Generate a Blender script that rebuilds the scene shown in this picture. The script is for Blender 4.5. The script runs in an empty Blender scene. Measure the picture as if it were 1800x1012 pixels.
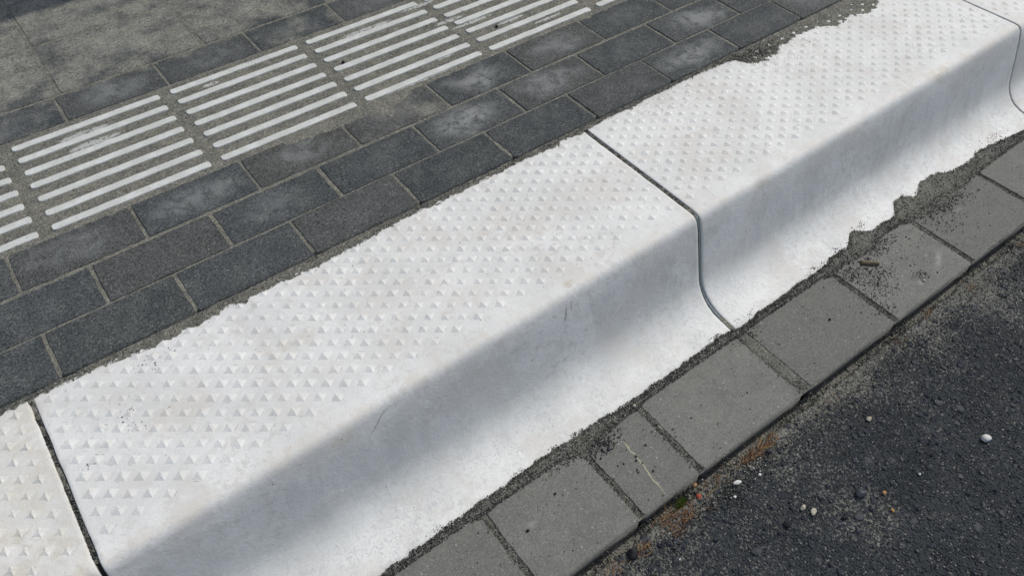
import bpy, bmesh, math, random
import numpy as np
from mathutils import Vector, Matrix

SC = bpy.context.scene
R = math.radians

# ------------------------------------------------------------------ camera
CAM = Vector((0.17229, -0.63219, 0.91667))
YAW, PITCH, ROLL, FPX = 0.930836, 0.848386, -0.004287, 1376.89
def cam_axes():
    cy, sy, cp, sp = math.cos(YAW), math.sin(YAW), math.cos(PITCH), math.sin(PITCH)
    f = Vector((cy*cp, sy*cp, -sp)); r = Vector((sy, -cy, 0)); u = r.cross(f)
    c, s = math.cos(ROLL), math.sin(ROLL)
    return r*c + u*s, u*c - r*s, f
AR, AU, AF = cam_axes()
cd = bpy.data.cameras.new('camera'); cam = bpy.data.objects.new('camera', cd); SC.collection.objects.link(cam)
cam.matrix_world = Matrix(((AR.x, AU.x, -AF.x, CAM.x), (AR.y, AU.y, -AF.y, CAM.y), (AR.z, AU.z, -AF.z, CAM.z), (0, 0, 0, 1)))
cd.sensor_fit = 'HORIZONTAL'; cd.sensor_width = 36; cd.lens = FPX/1800*36; cd.clip_start = 0.05; cd.clip_end = 300
SC.camera = cam
def pix(x, y, z=0):
    d = Vector((x, y, z)) - CAM
    t = d.dot(AF)
    if t < .01: return (-9999, -9999)
    return (900 + FPX*d.dot(AR)/t, 506 - FPX*d.dot(AU)/t)

# ------------------------------------------------------------------ light
SUN = Vector((0.62, 0.075, 0.775)).normalized()
elev = math.asin(SUN.z); az = math.atan2(SUN.x, SUN.y)
w = bpy.data.worlds.new('World'); SC.world = w; w.use_nodes = True
nt = w.node_tree; bg = nt.nodes['Background']
sky = nt.nodes.new('ShaderNodeTexSky'); sky.sky_type = 'NISHITA'; sky.sun_disc = False
sky.sun_elevation = elev; sky.sun_rotation = az; sky.air_density = 1.0; sky.dust_density = 1.5; sky.ozone_density = 1.0
hs = nt.nodes.new('ShaderNodeHueSaturation'); hs.inputs['Saturation'].default_value = .72
nt.links.new(sky.outputs[0], hs.inputs['Color']); nt.links.new(hs.outputs[0], bg.inputs[0]); bg.inputs[1].default_value = 0.13
sd = bpy.data.lights.new('sun', 'SUN'); sd.energy = 2.5; sd.angle = R(0.53); sd.color = (1.0, 0.955, 0.875)
so = bpy.data.objects.new('sun', sd); SC.collection.objects.link(so)
so.rotation_euler = SUN.to_track_quat('Z', 'Y').to_euler(); so.location = SUN*8
SC.view_settings.view_transform = 'Standard'; SC.view_settings.look = 'None'
SC.view_settings.exposure = 0.0; SC.view_settings.gamma = 1.0

# ------------------------------------------------------------------ numpy noise
def _hash(i, j, s):
    n = (i*374761393 + j*668265263 + s*974634777) & 0xffffffff
    n = ((n ^ (n >> 13))*1274126177) & 0xffffffff
    return ((n ^ (n >> 16)) & 0xffff)/65535.0
def vnoise(x, y, s=0):
    x = np.asarray(x, float); y = np.asarray(y, float)
    i = np.floor(x).astype(np.int64); j = np.floor(y).astype(np.int64)
    fx, fy = x-i, y-j; fx = fx*fx*(3-2*fx); fy = fy*fy*(3-2*fy)
    a = _hash(i, j, s); b = _hash(i+1, j, s); c = _hash(i, j+1, s); d = _hash(i+1, j+1, s)
    return (a*(1-fx)+b*fx)*(1-fy)+(c*(1-fx)+d*fx)*fy
def fbm(x, y, sc, octv=3, s=0):
    v = 0; a = 1; t = 0
    for o in range(octv):
        v = v + a*(vnoise(np.asarray(x)*sc*2**o+17.3*o, np.asarray(y)*sc*2**o-9.1*o, s+o)-.5); t += a; a *= .55
    return v/t*2          # about -1..1
def sstep(a, b, x):
    t = np.clip((x-a)/(b-a), 0, 1); return t*t*(3-2*t)

# ------------------------------------------------------------------ object helpers
def link(o): SC.collection.objects.link(o)
def tag(o, label=None, cat=None, group=None, kind=None):
    if label: o['label'] = label
    if cat: o['category'] = cat
    if group: o['group'] = group
    if kind: o['kind'] = kind
    return o
def mesh_obj(name, verts, faces, mat, parent=None, smooth=False):
    me = bpy.data.meshes.new(name); me.from_pydata([tuple(v) for v in verts], [], faces); me.update()
    if smooth: me.polygons.foreach_set('use_smooth', [True]*len(me.polygons))
    me.materials.append(mat)
    o = bpy.data.objects.new(name, me); link(o)
    if parent: o.parent = parent
    return o
def bm_obj(name, bm, mat, parent=None, smooth=False):
    me = bpy.data.meshes.new(name); bm.normal_update(); bm.to_mesh(me); bm.free()
    if smooth: me.polygons.foreach_set('use_smooth', [True]*len(me.polygons))
    me.materials.append(mat)
    o = bpy.data.objects.new(name, me); link(o)
    if parent: o.parent = parent
    return o
def grid_obj(name, xs, ys, Z, mat, kind=None, keep=None):
    xs = np.asarray(xs); ys = np.asarray(ys); nx, ny = len(xs), len(ys)
    X, Y = np.meshgrid(xs, ys, indexing='ij')
    co = np.stack([X, Y, Z], -1).reshape(-1, 3).astype(np.float32)
    i, j = np.meshgrid(np.arange(nx-1), np.arange(ny-1), indexing='ij')
    a = (i*ny+j); q = np.stack([a, a+ny, a+ny+1, a+1], -1).reshape(-1, 4)
    if keep is not None: q = q[keep.reshape(-1)]
    me = bpy.data.meshes.new(name)
    me.vertices.add(len(co)); me.vertices.foreach_set('co', co.ravel())
    me.loops.add(q.size); me.loops.foreach_set('vertex_index', q.ravel().astype(np.int32))
    me.polygons.add(len(q)); me.polygons.foreach_set('loop_start', np.arange(0, q.size, 4, dtype=np.int32))
    me.polygons.foreach_set('loop_total', np.full(len(q), 4, np.int32))
    me.update(calc_edges=True); me.validate()
    me.polygons.foreach_set('use_smooth', [True]*len(me.polygons))
    me.materials.append(mat)
    o = bpy.data.objects.new(name, me); link(o)
    if kind: o['kind'] = kind
    return o
def graded(a, b, step, far=45, g=1.35):
    c = list(np.arange(a, b+step/2, step)); s = step
    left = []; x = a
    while x > -far: s *= g; x -= s; left.append(x)
    s = step; x = c[-1]; right = []
    while x < far: s *= g; x += s; right.append(x)
    return left[::-1], c, right

# ------------------------------------------------------------------ material builder
class M:
    def __init__(s, name, rough=.8, spec=.3):
        s.m = bpy.data.materials.new(name); s.m.use_nodes = True; s.t = s.m.node_tree
        s.b = s.t.nodes['Principled BSDF']; s.out = s.t.nodes['Material Output']
        s.b.inputs['Roughness'].default_value = rough
        s.b.inputs['Specular IOR Level'].default_value = spec
        g = s.t.nodes.new('ShaderNodeNewGeometry'); s.P = g.outputs['Position']
        s._xyz = None
    def put(s, sock, v):
        if hasattr(v, 'links') or isinstance(v, bpy.types.NodeSocket): s.t.links.new(v, sock)
        elif isinstance(v, (tuple, list)) and len(v) == 3 and sock.type == 'RGBA': sock.default_value = (*v, 1)
        else: sock.default_value = v
    def xyz(s):
        if s._xyz is None:
            n = s.t.nodes.new('ShaderNodeSeparateXYZ'); s.t.links.new(s.P, n.inputs[0]); s._xyz = n.outputs
        return s._xyz
    def noise(s, scale, detail=2, rough=.5, vec=None, dist=0, out=0):
        n = s.t.nodes.new('ShaderNodeTexNoise'); s.put(n.inputs['Vector'], vec or s.P)
        n.inputs['Scale'].default_value = scale; n.inputs['Detail'].default_value = detail
        n.inputs['Roughness'].default_value = rough; n.inputs['Distortion'].default_value = dist
        return n.outputs[out]
    def vor(s, scale, feature='F1', out='Distance', vec=None, rnd=1):
        n = s.t.nodes.new('ShaderNodeTexVoronoi'); n.feature = feature
        s.put(n.inputs['Vector'], vec or s.P); n.inputs['Scale'].default_value = scale
        n.inputs['Randomness'].default_value = rnd
        return n.outputs[out]
    def math(s, op, a, b=0, c=0, clamp=False):
        n = s.t.nodes.new('ShaderNodeMath'); n.operation = op; n.use_clamp = clamp
        s.put(n.inputs[0], a); s.put(n.inputs[1], b)
        if op in ('MULTIPLY_ADD', 'COMPARE'): s.put(n.inputs[2], c)
        return n.outputs[0]
    def mul(s, a, b): return s.math('MULTIPLY', a, b)
    def add(s, a, b): return s.math('ADD', a, b)
    def rng(s, v, a, b, c=0., d=1., smooth=True):
        n = s.t.nodes.new('ShaderNodeMapRange'); n.interpolation_type = 'SMOOTHSTEP' if smooth else 'LINEAR'
        s.put(n.inputs[0], v)
        for k, q in zip((1, 2, 3, 4), (a, b, c, d)): s.put(n.inputs[k], q)
        return n.outputs[0]
    def mix(s, f, a, b, mode='MIX'):
        n = s.t.nodes.new('ShaderNodeMix'); n.data_type = 'RGBA'; n.blend_type = mode
        s.put(n.inputs['Factor'], f); s.put(n.inputs['A'], a); s.put(n.inputs['B'], b)
        return n.outputs['Result']
    def ramp(s, v, stops, const=False):
        n = s.t.nodes.new('ShaderNodeValToRGB'); s.put(n.inputs[0], v); cr = n.color_ramp
        if const: cr.interpolation = 'CONSTANT'
        while len(cr.elements) < len(stops): cr.elements.new(.5)
        for e, (p, c) in zip(cr.elements, stops): e.position = p; e.color = (*c, 1)
        return n.outputs[0]
    def sepc(s, c):
        n = s.t.nodes.new('ShaderNodeSeparateColor'); s.put(n.inputs[0], c); return n.outputs
    def scalevec(s, v):
        n = s.t.nodes.new('ShaderNodeVectorMath'); n.operation = 'MULTIPLY'; s.put(n.inputs[0], s.P); n.inputs[1].default_value = v
        return n.outputs[0]
    def warp(s, scale, amt, src=None):
        n = s.t.nodes.new('ShaderNodeTexNoise'); s.put(n.inputs['Vector'], s.P); n.inputs['Scale'].default_value = scale; n.inputs['Detail'].default_value = 3
        a = s.t.nodes.new('ShaderNodeVectorMath'); a.operation = 'MULTIPLY_ADD'
        s.put(a.inputs[0], n.outputs['Color']); a.inputs[1].default_value = (amt, amt, 0); s.put(a.inputs[2], src or s.P)
        return a.outputs[0]
    def spot(s, x, y, rx, ry, vec=None, ang=0, soft=.5):
        n = s.t.nodes.new('ShaderNodeMapping'); n.vector_type = 'TEXTURE'
        s.put(n.inputs[0], vec or s.P); n.inputs['Location'].default_value = (x, y, 0)
        n.inputs['Rotation'].default_value = (0, 0, ang); n.inputs['Scale'].default_value = (rx, ry, 1000)
        l = s.t.nodes.new('ShaderNodeVectorMath'); l.operation = 'LENGTH'; s.t.links.new(n.outputs[0], l.inputs[0])
        return s.rng(l.outputs['Value'], soft, 1.0, 1.0, 0.0)
    def col(s, c): s.put(s.b.inputs['Base Color'], c)
    def bump(s, h, dist=.001, strength=1):
        n = s.t.nodes.new('ShaderNodeBump'); n.inputs['Distance'].default_value = dist; n.inputs['Strength'].default_value = strength
        s.put(n.inputs['Height'], h); s.t.links.new(n.outputs[0], s.b.inputs['Normal'])
    def disp(s, h, scale, mid=0.):
        n = s.t.nodes.new('ShaderNodeDisplacement'); n.inputs['Scale'].default_value = scale; n.inputs['Midlevel'].default_value = mid
        s.put(n.inputs['Height'], h); s.t.links.new(n.outputs[0], s.out.inputs['Displacement'])
        s.m.displacement_method = 'BOTH'

def sand_colour(m, dark=.5):
    """speckled jointing sand: tan dust, grey and black grains"""
    c1 = m.sepc(m.vor(470, out='Color'))[0]
    c2 = m.sepc(m.vor(1100, out='Color'))[1]
    a = m.ramp(c1, [(0, (.040, .042, .040)), (.20, (.105, .105, .092)), (.45, (.225, .220, .185)), (.80, (.36, .35, .295)), (.97, (.62, .61, .55))])
    b = m.ramp(c2, [(0, (.045, .047, .045)), (.25, (.17, .166, .14)), (.7, (.30, .292, .245)), (1, (.42, .41, .35))])
    c = m.mix(m.noise(300, 2), a, b)
    wn = m.noise(240, 4, .8, dist=.8)
    c = m.mix(m.mul(m.rng(wn, .40, .30), .8), c, (.055, .057, .052))
    big = m.noise(28, 3, .6)
    c = m.mix(m.rng(big, .38, .68), m.mix(.30, c, (.095, .097, .088)), m.mix(.25, c, (.32, .305, .24)))
    return c

# white kerb concrete
def mat_kerb(name, warm=0.):
    m = M(name, .62, .35)
    wv = m.warp(14, .05)
    n1 = m.noise(9, 4, .6); n2 = m.noise(70, 4, .65, dist=.4); n3 = m.noise(420, 2)
    base = m.mix(m.rng(n1, .35, .65), (.640, .646, .624), (.735, .735, .710))
    base = m.mix(m.mul(m.rng(n2, .48, .70), .38), base, (.60, .59, .555))
    base = m.mix(m.mul(m.rng(n3, .52, .70), .22), base, (.55, .55, .53))
    # cement bloom, like pale marbling, towards the foot
    vn = m.noise(85, 3, .6, dist=1.0)
    vein = m.math('ABSOLUTE', m.math('SUBTRACT', vn, .5))
    y = m.xyz()[1]
    foot = m.rng(y, -.06, -.12, 0, 1)
    vk = m.mul(m.mul(m.rng(vein, .004, .045, 1, 0), foot), m.rng(m.noise(17, 4, .6), .42, .60, .05, .80))
    base = m.mix(vk, base, (.48, .50, .505))
    blot = m.mul(m.mul(m.rng(m.noise(120, 3, .6, dist=.8), .57, .65), foot), .40)
    base = m.mix(blot, base, (.43, .45, .46))
    fine = m.rng(m.noise(210, 4, .8), .52, .66)
    base = m.mix(m.mul(fine, .24), base, (.49, .49, .46))
    mot = m.mul(m.rng(m.noise(65, 4, .6, dist=.6), .50, .64), m.rng(m.noise(7, 3), .4, .6, .1, .45))
    base = m.mix(mot, base, (.50, .475, .44))
    # grey brown grime in low spots of the studded part
    st = m.mul(m.rng(m.noise(11, 4, .6, vec=wv), .47, .66), .60)
    base = m.mix(st, base, (.60, .57, .53))
    gp = m.mul(m.mul(m.rng(m.noise(26, 5, .7), .60, .74), m.rng(y, -.04, .03)), .50)
    base = m.mix(gp, base, (.53, .49, .41))
    for (x, yy, rx, ry, k, c) in [(1.735, -.022, .060, .020, .55, (.50, .44, .33)), (1.19, -.03, .03, .015, .5, (.50, .45, .35)),
                                  (.75, -.012, .016, .009, .6, (.45, .39, .28)), (.545, .12, .10, .05, .25, (.55, .47, .40)),
                                  (.335, -.03, .03, .013, .45, (.55, .49, .36)), (1.18, .06, .05, .035, .4, (.55, .49, .41)),
                                  (.16, .12, .07, .05, .28, (.55, .50, .42)), (.33, .14, .08, .03, .26, (.52, .47, .38)),
                                  (.70, .17, .12, .03, .22, (.55, .50, .42)), (1.55, .13, .10, .03, .2, (.55, .50, .44)),
                                  (1.42, -.157, .03, .012, .5, (.52, .48, .36)), (1.30, -.16, .03, .01, .4, (.52, .48, .36))]:
        sp = m.mul(m.spot(x, yy, rx, ry, vec=m.warp(45, .035, ), soft=.1), k)
        sp = m.mul(sp, m.rng(m.noise(60, 3, .6), .3, .6))
        base = m.mix(sp, base, c)
    z = m.xyz()[2]
    # beige wear along the rounded front edge
    ew = m.mul(m.mul(m.rng(y, -.052, -.040), m.rng(y, -.022, -.036)), m.rng(m.noise(24, 5, .7), .42, .62))
    base = m.mix(m.mul(ew, .5), base, (.62, .57, .49))
    # faint grey streaks down the face
    fs = m.mul(m.rng(m.noise(1., 4, .65, vec=m.scalevec((26, 8, 7))), .48, .68), m.mul(m.rng(z, -.02, -.05), m.rng(z, -.165, -.13)))
    base = m.mix(m.mul(fs, .42), base, (.50, .515, .50))
    # scratches and a smudge on the face
    for (x0_, z0_, x1_, z1_, w_, k_) in [(.392, -.006, .345, -.045, .0009, .75), (.400, -.008, .368, -.022, .0007, .5), (.47, -.055, .455, -.07, .0006, .6), (.712, -.014, .700, -.050, .0022, .6), (.722, -.012, .716, -.034, .0030, .35), (.325, -.02, .320, -.034, .0007, .5), (.68, -.02, .69, -.03, .004, .3)]:
        mp = m.t.nodes.new('ShaderNodeMapping'); mp.vector_type = 'TEXTURE'; m.put(mp.inputs[0], m.warp(80, .006))
        L_ = math.hypot(x1_-x0_, z1_-z0_)/2; mp.inputs['Location'].default_value = ((x0_+x1_)/2+.003, -.06, (z0_+z1_)/2); mp.inputs['Rotation'].default_value = (0, -math.atan2(z1_-z0_, x1_-x0_), 0); mp.inputs['Scale'].default_value = (L_, 1000, w_)
        ll = m.t.nodes.new('ShaderNodeVectorMath'); ll.operation = 'LENGTH'; m.t.links.new(mp.outputs[0], ll.inputs[0])
        base = m.mix(m.mul(m.mul(m.rng(ll.outputs['Value'], .4, 1., 1, 0), k_), m.rng(y, -.02, -.04)), base, (.17, .15, .12))
    # thin scuffs
    sv = m.scalevec((34, 150, 60))
    scf = m.mul(m.rng(m.noise(1.0, 2, .5, vec=sv, dist=.6), .74, .80), .28)
    base = m.mix(scf, base, (.45, .44, .42))
    # pinholes and crumbs
    pc = m.sepc(m.vor(95, out='Color'))[0]; pd = m.vor(95)
    pin = m.mul(m.rng(pc, .93, .94), m.rng(pd, .06, .12, 1, 0))
    base = m.mix(m.mul(pin, .8), base, (.10, .095, .08))
    if warm: base = m.mix(warm, base, (.80, .72, .56), 'MULTIPLY')
    if warm: base = m.mix(m.mul(m.rng(m.noise(30, 4, .7), .45, .62), .35), base, (.56, .50, .38))
    m.col(base)
    h = m.add(m.mul(n3, .35), m.mul(n2, .8))
    m.bump(m.add(h, m.mul(m.noise(180, 3, .6), .5)), .0009, .7)
    return m.m
KERB = mat_kerb('white_concrete'); KERBW = mat_kerb('yellowed_concrete', .15)

def mat_brick():
    m = M('dark_paver', .78, .25)
    oi = m.t.nodes.new('ShaderNodeObjectInfo'); oc = m.sepc(oi.outputs['Color']); rnd = oi.outputs['Random']
    tc = m.t.nodes.new('ShaderNodeTexCoord').outputs['Object']
    base = m.ramp(rnd, [(0, (.036, .044, .048)), (.3, (.060, .069, .073)), (.5, (.042, .052, .057)), (.7, (.085, .082, .076)), (.9, (.070, .078, .080)), (1, (.098, .099, .096))])
    base = m.mix(m.mul(m.rng(m.noise(22, 5, .7), .38, .66), .65), base, (.105, .110, .106))
    # short pale flecks of the ground aggregate
    f1 = m.rng(m.noise(300, 4, .8, dist=1.2), .50, .66)
    base = m.mix(m.mul(f1, m.rng(m.noise(36, 3), .35, .65, .35, .85)), base, (.27, .28, .265))
    f2 = m.sepc(m.vor(720, out='Color'))[0]
    base = m.mix(m.mul(m.rng(f2, .965, .98), .30), base, (.30, .31, .30))
    base = m.mix(m.mul(m.rng(m.noise(380, 3, .75), .47, .58), .80), base, (.014, .017, .018))
    # pale lime bloom in the middle of some pavers (amount in the object's own colour)
    mp = m.t.nodes.new('ShaderNodeMapping'); m.put(mp.inputs[0], tc); mp.inputs['Scale'].default_value = (1/.098, 1/.050, 0)
    nn = m.t.nodes.new('ShaderNodeTexNoise'); m.put(nn.inputs['Vector'], m.P); nn.inputs['Scale'].default_value = 11; nn.inputs['Detail'].default_value = 4
    va = m.t.nodes.new('ShaderNodeVectorMath'); va.operation = 'MULTIPLY_ADD'; m.put(va.inputs[0], nn.outputs['Color']); va.inputs[1].default_value = (1.4, 1.3, 0); m.put(va.inputs[2], mp.outputs[0])
    vb = m.t.nodes.new('ShaderNodeVectorMath'); vb.operation = 'SUBTRACT'; m.put(vb.inputs[0], va.outputs[0]); vb.inputs[1].default_value = (.7, .65, 0)
    ln = m.t.nodes.new('ShaderNodeVectorMath'); ln.operation = 'LENGTH'; m.put(ln.inputs[0], vb.outputs[0])
    cloud = m.rng(ln.outputs['Value'], .25, 1.0, 1, 0)
    cloud = m.mul(m.mul(cloud, oc[0]), m.rng(m.noise(38, 5, .7, dist=.5), .34, .60, .12, 1))
    base = m.mix(cloud, base, m.mix(m.noise(300, 2), (.17, .18, .18), (.34, .35, .34)))
    # thin film of sand: more of it further from the kerb
    sc = sand_colour(m)
    x, y, z = m.xyz()
    far = m.rng(y, .87, 1.03, .12, .66)
    near = m.mul(m.rng(y, .50, .585, 0, 1), m.rng(y, .6, .61, 1, 0))
    amt = m.math('MAXIMUM', m.math('MAXIMUM', far, m.mul(near, .40)), m.mul(oc[1], .62))
    nz = m.add(m.mul(m.noise(13, 4, .6), .75), m.mul(m.noise(160, 3, .7), .25))
    thr = m.math('SUBTRACT', .82, m.mul(amt, .68))
    film = m.mul(m.rng(m.math('SUBTRACT', nz, thr), -.06, .20), .88)
    base = m.mix(film, base, sc)
    m.col(base)
    m.bump(m.add(m.noise(420, 3, .7), m.mul(film, .6)), .0009, .6)
    return m.m
BRICK = mat_brick()

def mat_sand(name, white=False, dark=0.):
    m = M(name, .95, .12)
    c = sand_colour(m)
    if dark: c = m.mix(dark, c, (.045, .047, .046))
    if white:   # spilled white marking material between the ribs
        for (x, y, rx, ry) in [(.245, .815, .050, .008), (.255, .775, .055, .008), (.50, .822, .020, .006), (.53, .800, .03, .006), (.855, .815, .07, .007),
                               (1.02, .735, .04, .007), (1.06, .70, .06, .006), (1.13, .655, .04, .006), (1.20, .61, .04, .005), (.84, .578, .11, .004), (1.0, .83, .05, .007), (.93, .62, .03, .005)]:
            sp = m.spot(x, y, rx, ry, vec=m.warp(110, .010), soft=.75)
            sp = m.mul(sp, m.rng(m.noise(130, 3, .6), .38, .46))
            c = m.mix(m.mul(sp, .92), c, (.60, .61, .58))
    m.col(c)
    h = m.add(m.mul(m.noise(520, 3, .75), .8), m.mul(m.sepc(m.vor(620, out='Color'))[0], .5))
    m.bump(h, .0030, 1.)
    return m.m
SAND = mat_sand('jointing_sand', True); GRIT = mat_sand('gutter_grit', dark=.22)

def mat_rib():
    m = M('white_rib', .7, .3)
    c = m.mix(m.rng(m.noise(30, 3), .35, .7), (.54, .55, .52), (.64, .65, .625))
    c = m.mix(m.mul(m.rng(m.noise(240, 4, .7), .50, .72), .55), c, (.36, .355, .315))
    e = m.mul(m.rng(m.noise(420, 2, .6), .62, .72), .5)
    c = m.mix(e, c, (.22, .215, .185))
    m.col(c); m.bump(m.noise(380, 3, .6), .0009, .7)
    return m.m
RIB = mat_rib()

def mat_tile():
    m = M('grey_gutter_tile', .85, .2)
    oi = m.t.nodes.new('ShaderNodeObjectInfo')
    base = m.ramp(oi.outputs['Random'], [(0, (.160, .159, .144)), (.5, (.186, .184, .167)), (1, (.208, .206, .186))])
    base = m.mix(m.mul(m.rng(m.noise(12, 4, .6), .35, .72), .5), base, (.145, .145, .135))
    base = m.mix(m.mul(m.rng(m.noise(38, 5, .7), .42, .62), .35), base, (.125, .125, .115))
    base = m.mix(m.mul(m.rng(m.noise(520, 2, .6), .48, .62), .55), base, (.085, .085, .079))
    base = m.mix(m.mul(m.rng(m.noise(300, 3, .75, dist=1.), .52, .64), .50), base, (.30, .297, .275))
    base = m.mix(m.mul(m.rng(m.noise(260, 3, .75), .42, .34), .55), base, (.085, .085, .08))
    pc = m.sepc(m.vor(160, out='Color'))[0]; pd = m.vor(160)
    base = m.mix(m.mul(m.mul(m.rng(pc, .95, .96), m.rng(pd, .12, .25, 1, 0)), .8), base, (.03, .03, .03))
    base = m.mix(m.mul(m.mul(m.rng(pc, .035, .03), m.rng(pd, .12, .3, 1, 0)), .7), base, (.42, .42, .40))
    for (x, y, rx, ry, ang, k) in [(1.455, -.285, .035, .008, .5, .55), (1.375, -.30, .012, .010, 0, .55), (1.61, -.23, .02, .006, 0, .3), (.50, -.24, .01, .008, 0, .4)]:
        base = m.mix(m.mul(m.spot(x, y, rx, ry, vec=m.warp(60, .012), ang=ang, soft=.1), k), base, (.34, .335, .31))
    # hairline lime run on the half tile
    sp = m.mul(m.spot(.700, -.262, .0017, .085, vec=m.warp(50, .016), ang=-.10, soft=.3), .85)
    base = m.mix(m.mul(sp, m.rng(m.noise(50, 2), .30, .42)), base, (.42, .39, .27))
    # sandy dust beside the joints and along the kerb
    y = m.xyz()[1]
    dz = m.mul(m.rng(m.add(m.noise(30, 4, .65), m.rng(y, -.235, -.195, -.22, .06, False)), .5, .68), .7)
    base = m.mix(dz, base, m.mix(.5, sand_colour(m), (.10, .10, .09)))
    m.col(base); m.bump(m.noise(500, 3, .75), .0009, .7)
    return m.m
TILE = mat_tile()

def mat_asphalt():
    m = M('asphalt', .72, .35)
    v1 = m.vor(85, out='Distance', vec=m.warp(60, .006)); v1c = m.sepc(m.vor(85, out='Color', vec=m.warp(60, .006)))
    v2 = m.vor(240); v2c = m.sepc(m.vor(240, out='Color'))
    big = m.rng(v1c[0], .62, .66)            # some cells are large exposed stones
    stone = m.mul(big, m.rng(v1, .30, .52, 1, 0))
    small = m.rng(v2, .28, .6, 1, 0)
    c = m.mix(m.rng(m.noise(9, 3), .35, .7), (.015, .020, .025), (.027, .033, .039))
    c = m.mix(m.mul(small, .55), c, m.ramp(v2c[0], [(0, (.014, .018, .021)), (.5, (.028, .033, .037)), (.85, (.044, .049, .051)), (1, (.075, .077, .074))]))
    c = m.mix(stone, c, m.ramp(v1c[1], [(0, (.018, .022, .030)), (.5, (.028, .034, .044)), (.9, (.044, .049, .056)), (1, (.10, .10, .095))]))
    pits = m.rng(m.noise(150, 4, .8), .44, .34)
    c = m.mix(m.mul(pits, .7), c, (.008, .010, .011))
    sq = m.math('ABSOLUTE', m.math('SUBTRACT', m.noise(120, 3, .7, dist=1.2), .5))
    sq = m.mul(m.rng(sq, .004, .022, 1, 0), m.rng(m.noise(60, 4, .7), .50, .64))
    c = m.mix(m.mul(sq, .55), c, (.17, .168, .145))
    v3 = m.sepc(m.vor(430, out='Color'))[2]
    c = m.mix(m.mul(m.rng(v3, .965, .98), .6), c, (.30, .29, .25))
    # sand washed into the crevices, thick along the gutter
    y = m.xyz()[1]
    edge = m.rng(y, -.66, -.345, 0, 1, False)
    edge2 = m.rng(y, -.40, -.345, 0, 1)
    patch = m.noise(6.5, 4, .6)
    lvl = m.add(m.add(m.mul(edge, .24), m.mul(edge2, .24)), m.mul(m.math('SUBTRACT', patch, .5), .85))
    crev = m.math('SUBTRACT', 1.0, m.math('MAXIMUM', m.mul(small, .7), stone))
    fine = m.noise(190, 4, .75)
    sm = m.rng(m.add(m.add(lvl, m.mul(crev, .26)), m.mul(fine, .75)), .75, .93)
    sc = m.mix(.30, sand_colour(m), (.07, .072, .068))
    c = m.mix(m.mul(sm, .88), c, sc)
    # pale crushed-stone scars
    sc2 = m.mul(m.rng(m.noise(17, 4, .7), .69, .76), m.rng(m.noise(150, 3, .7), .45, .6))
    c = m.mix(m.mul(sc2, .6), c, (.30, .30, .28))
    m.col(c)
    h = m.add(m.add(m.mul(stone, .75), m.mul(small, .55)), m.add(m.mul(m.noise(300, 3, .75), .75), m.mul(m.noise(36, 2), .8)))
    m.disp(h, .0034, 1.2)
    return m.m
ASPH = mat_asphalt()

def simple(name, c, rough=.8, spec=.3, var=.3, sc=200, bump=.0006, met=0):
    m = M(name, rough, spec)
    m.col(m.mix(m.mul(m.rng(m.noise(sc, 3, .6), .35, .7), var), c, tuple(v*.45 for v in c)))
    m.b.inputs['Metallic'].default_value = met
    if bump: m.bump(m.noise(sc*2, 3), bump, .7)
    return m.m
def mat_grain():
    m = M('grains', .85, .25)
    a = m.t.nodes.new('ShaderNodeAttribute'); a.attribute_name = 'tint'
    m.col(m.mix(m.mul(m.noise(700, 2), .35), a.outputs['Color'], (.05, .05, .05))); return m.m
GRAIN = mat_grain()
STRIP = simple('joint_foam', (.34, .38, .40), .9, .1, .5, 420, .0012)
DSTRIP = simple('dark_joint_foam', (.035, .035, .036), .9, .1, .3, 400, .001)

# ------------------------------------------------------------------ levels
ZB = .004        # paver tops
ZT = -.180       # gutter tile tops
ZR = -.193       # road
PROF = [(.258, -.30), (.258, -.0035), (.2565, -.001), (.254, 0.), (.18, .0), (.08, .0), (0., .0), (-.030, -.0002), (-.0380, -.0011), (-.0430, -.0036), (-.0470, -.0082), (-.0500, -.0145), (-.0523, -.0215),
        (-.0555, -.0300), (-.0672, -.0730), (-.0735, -.0980), (-.0798, -.1215), (-.0845, -.1350), (-.0915, -.1465), (-.1010, -.1575), (-.1135, -.1665), (-.1290, -.1730), (-.1460, -.1762), (-.1640, -.1778), (-.1790, -.1785), (-.1808, -.181), (-.1810, -.30)]
def kerb_z(y):
    p = sorted((a, b) for a, b in PROF[2:-2]); return np.interp(y, [a for a, b in p], [b for a, b in p])

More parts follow.
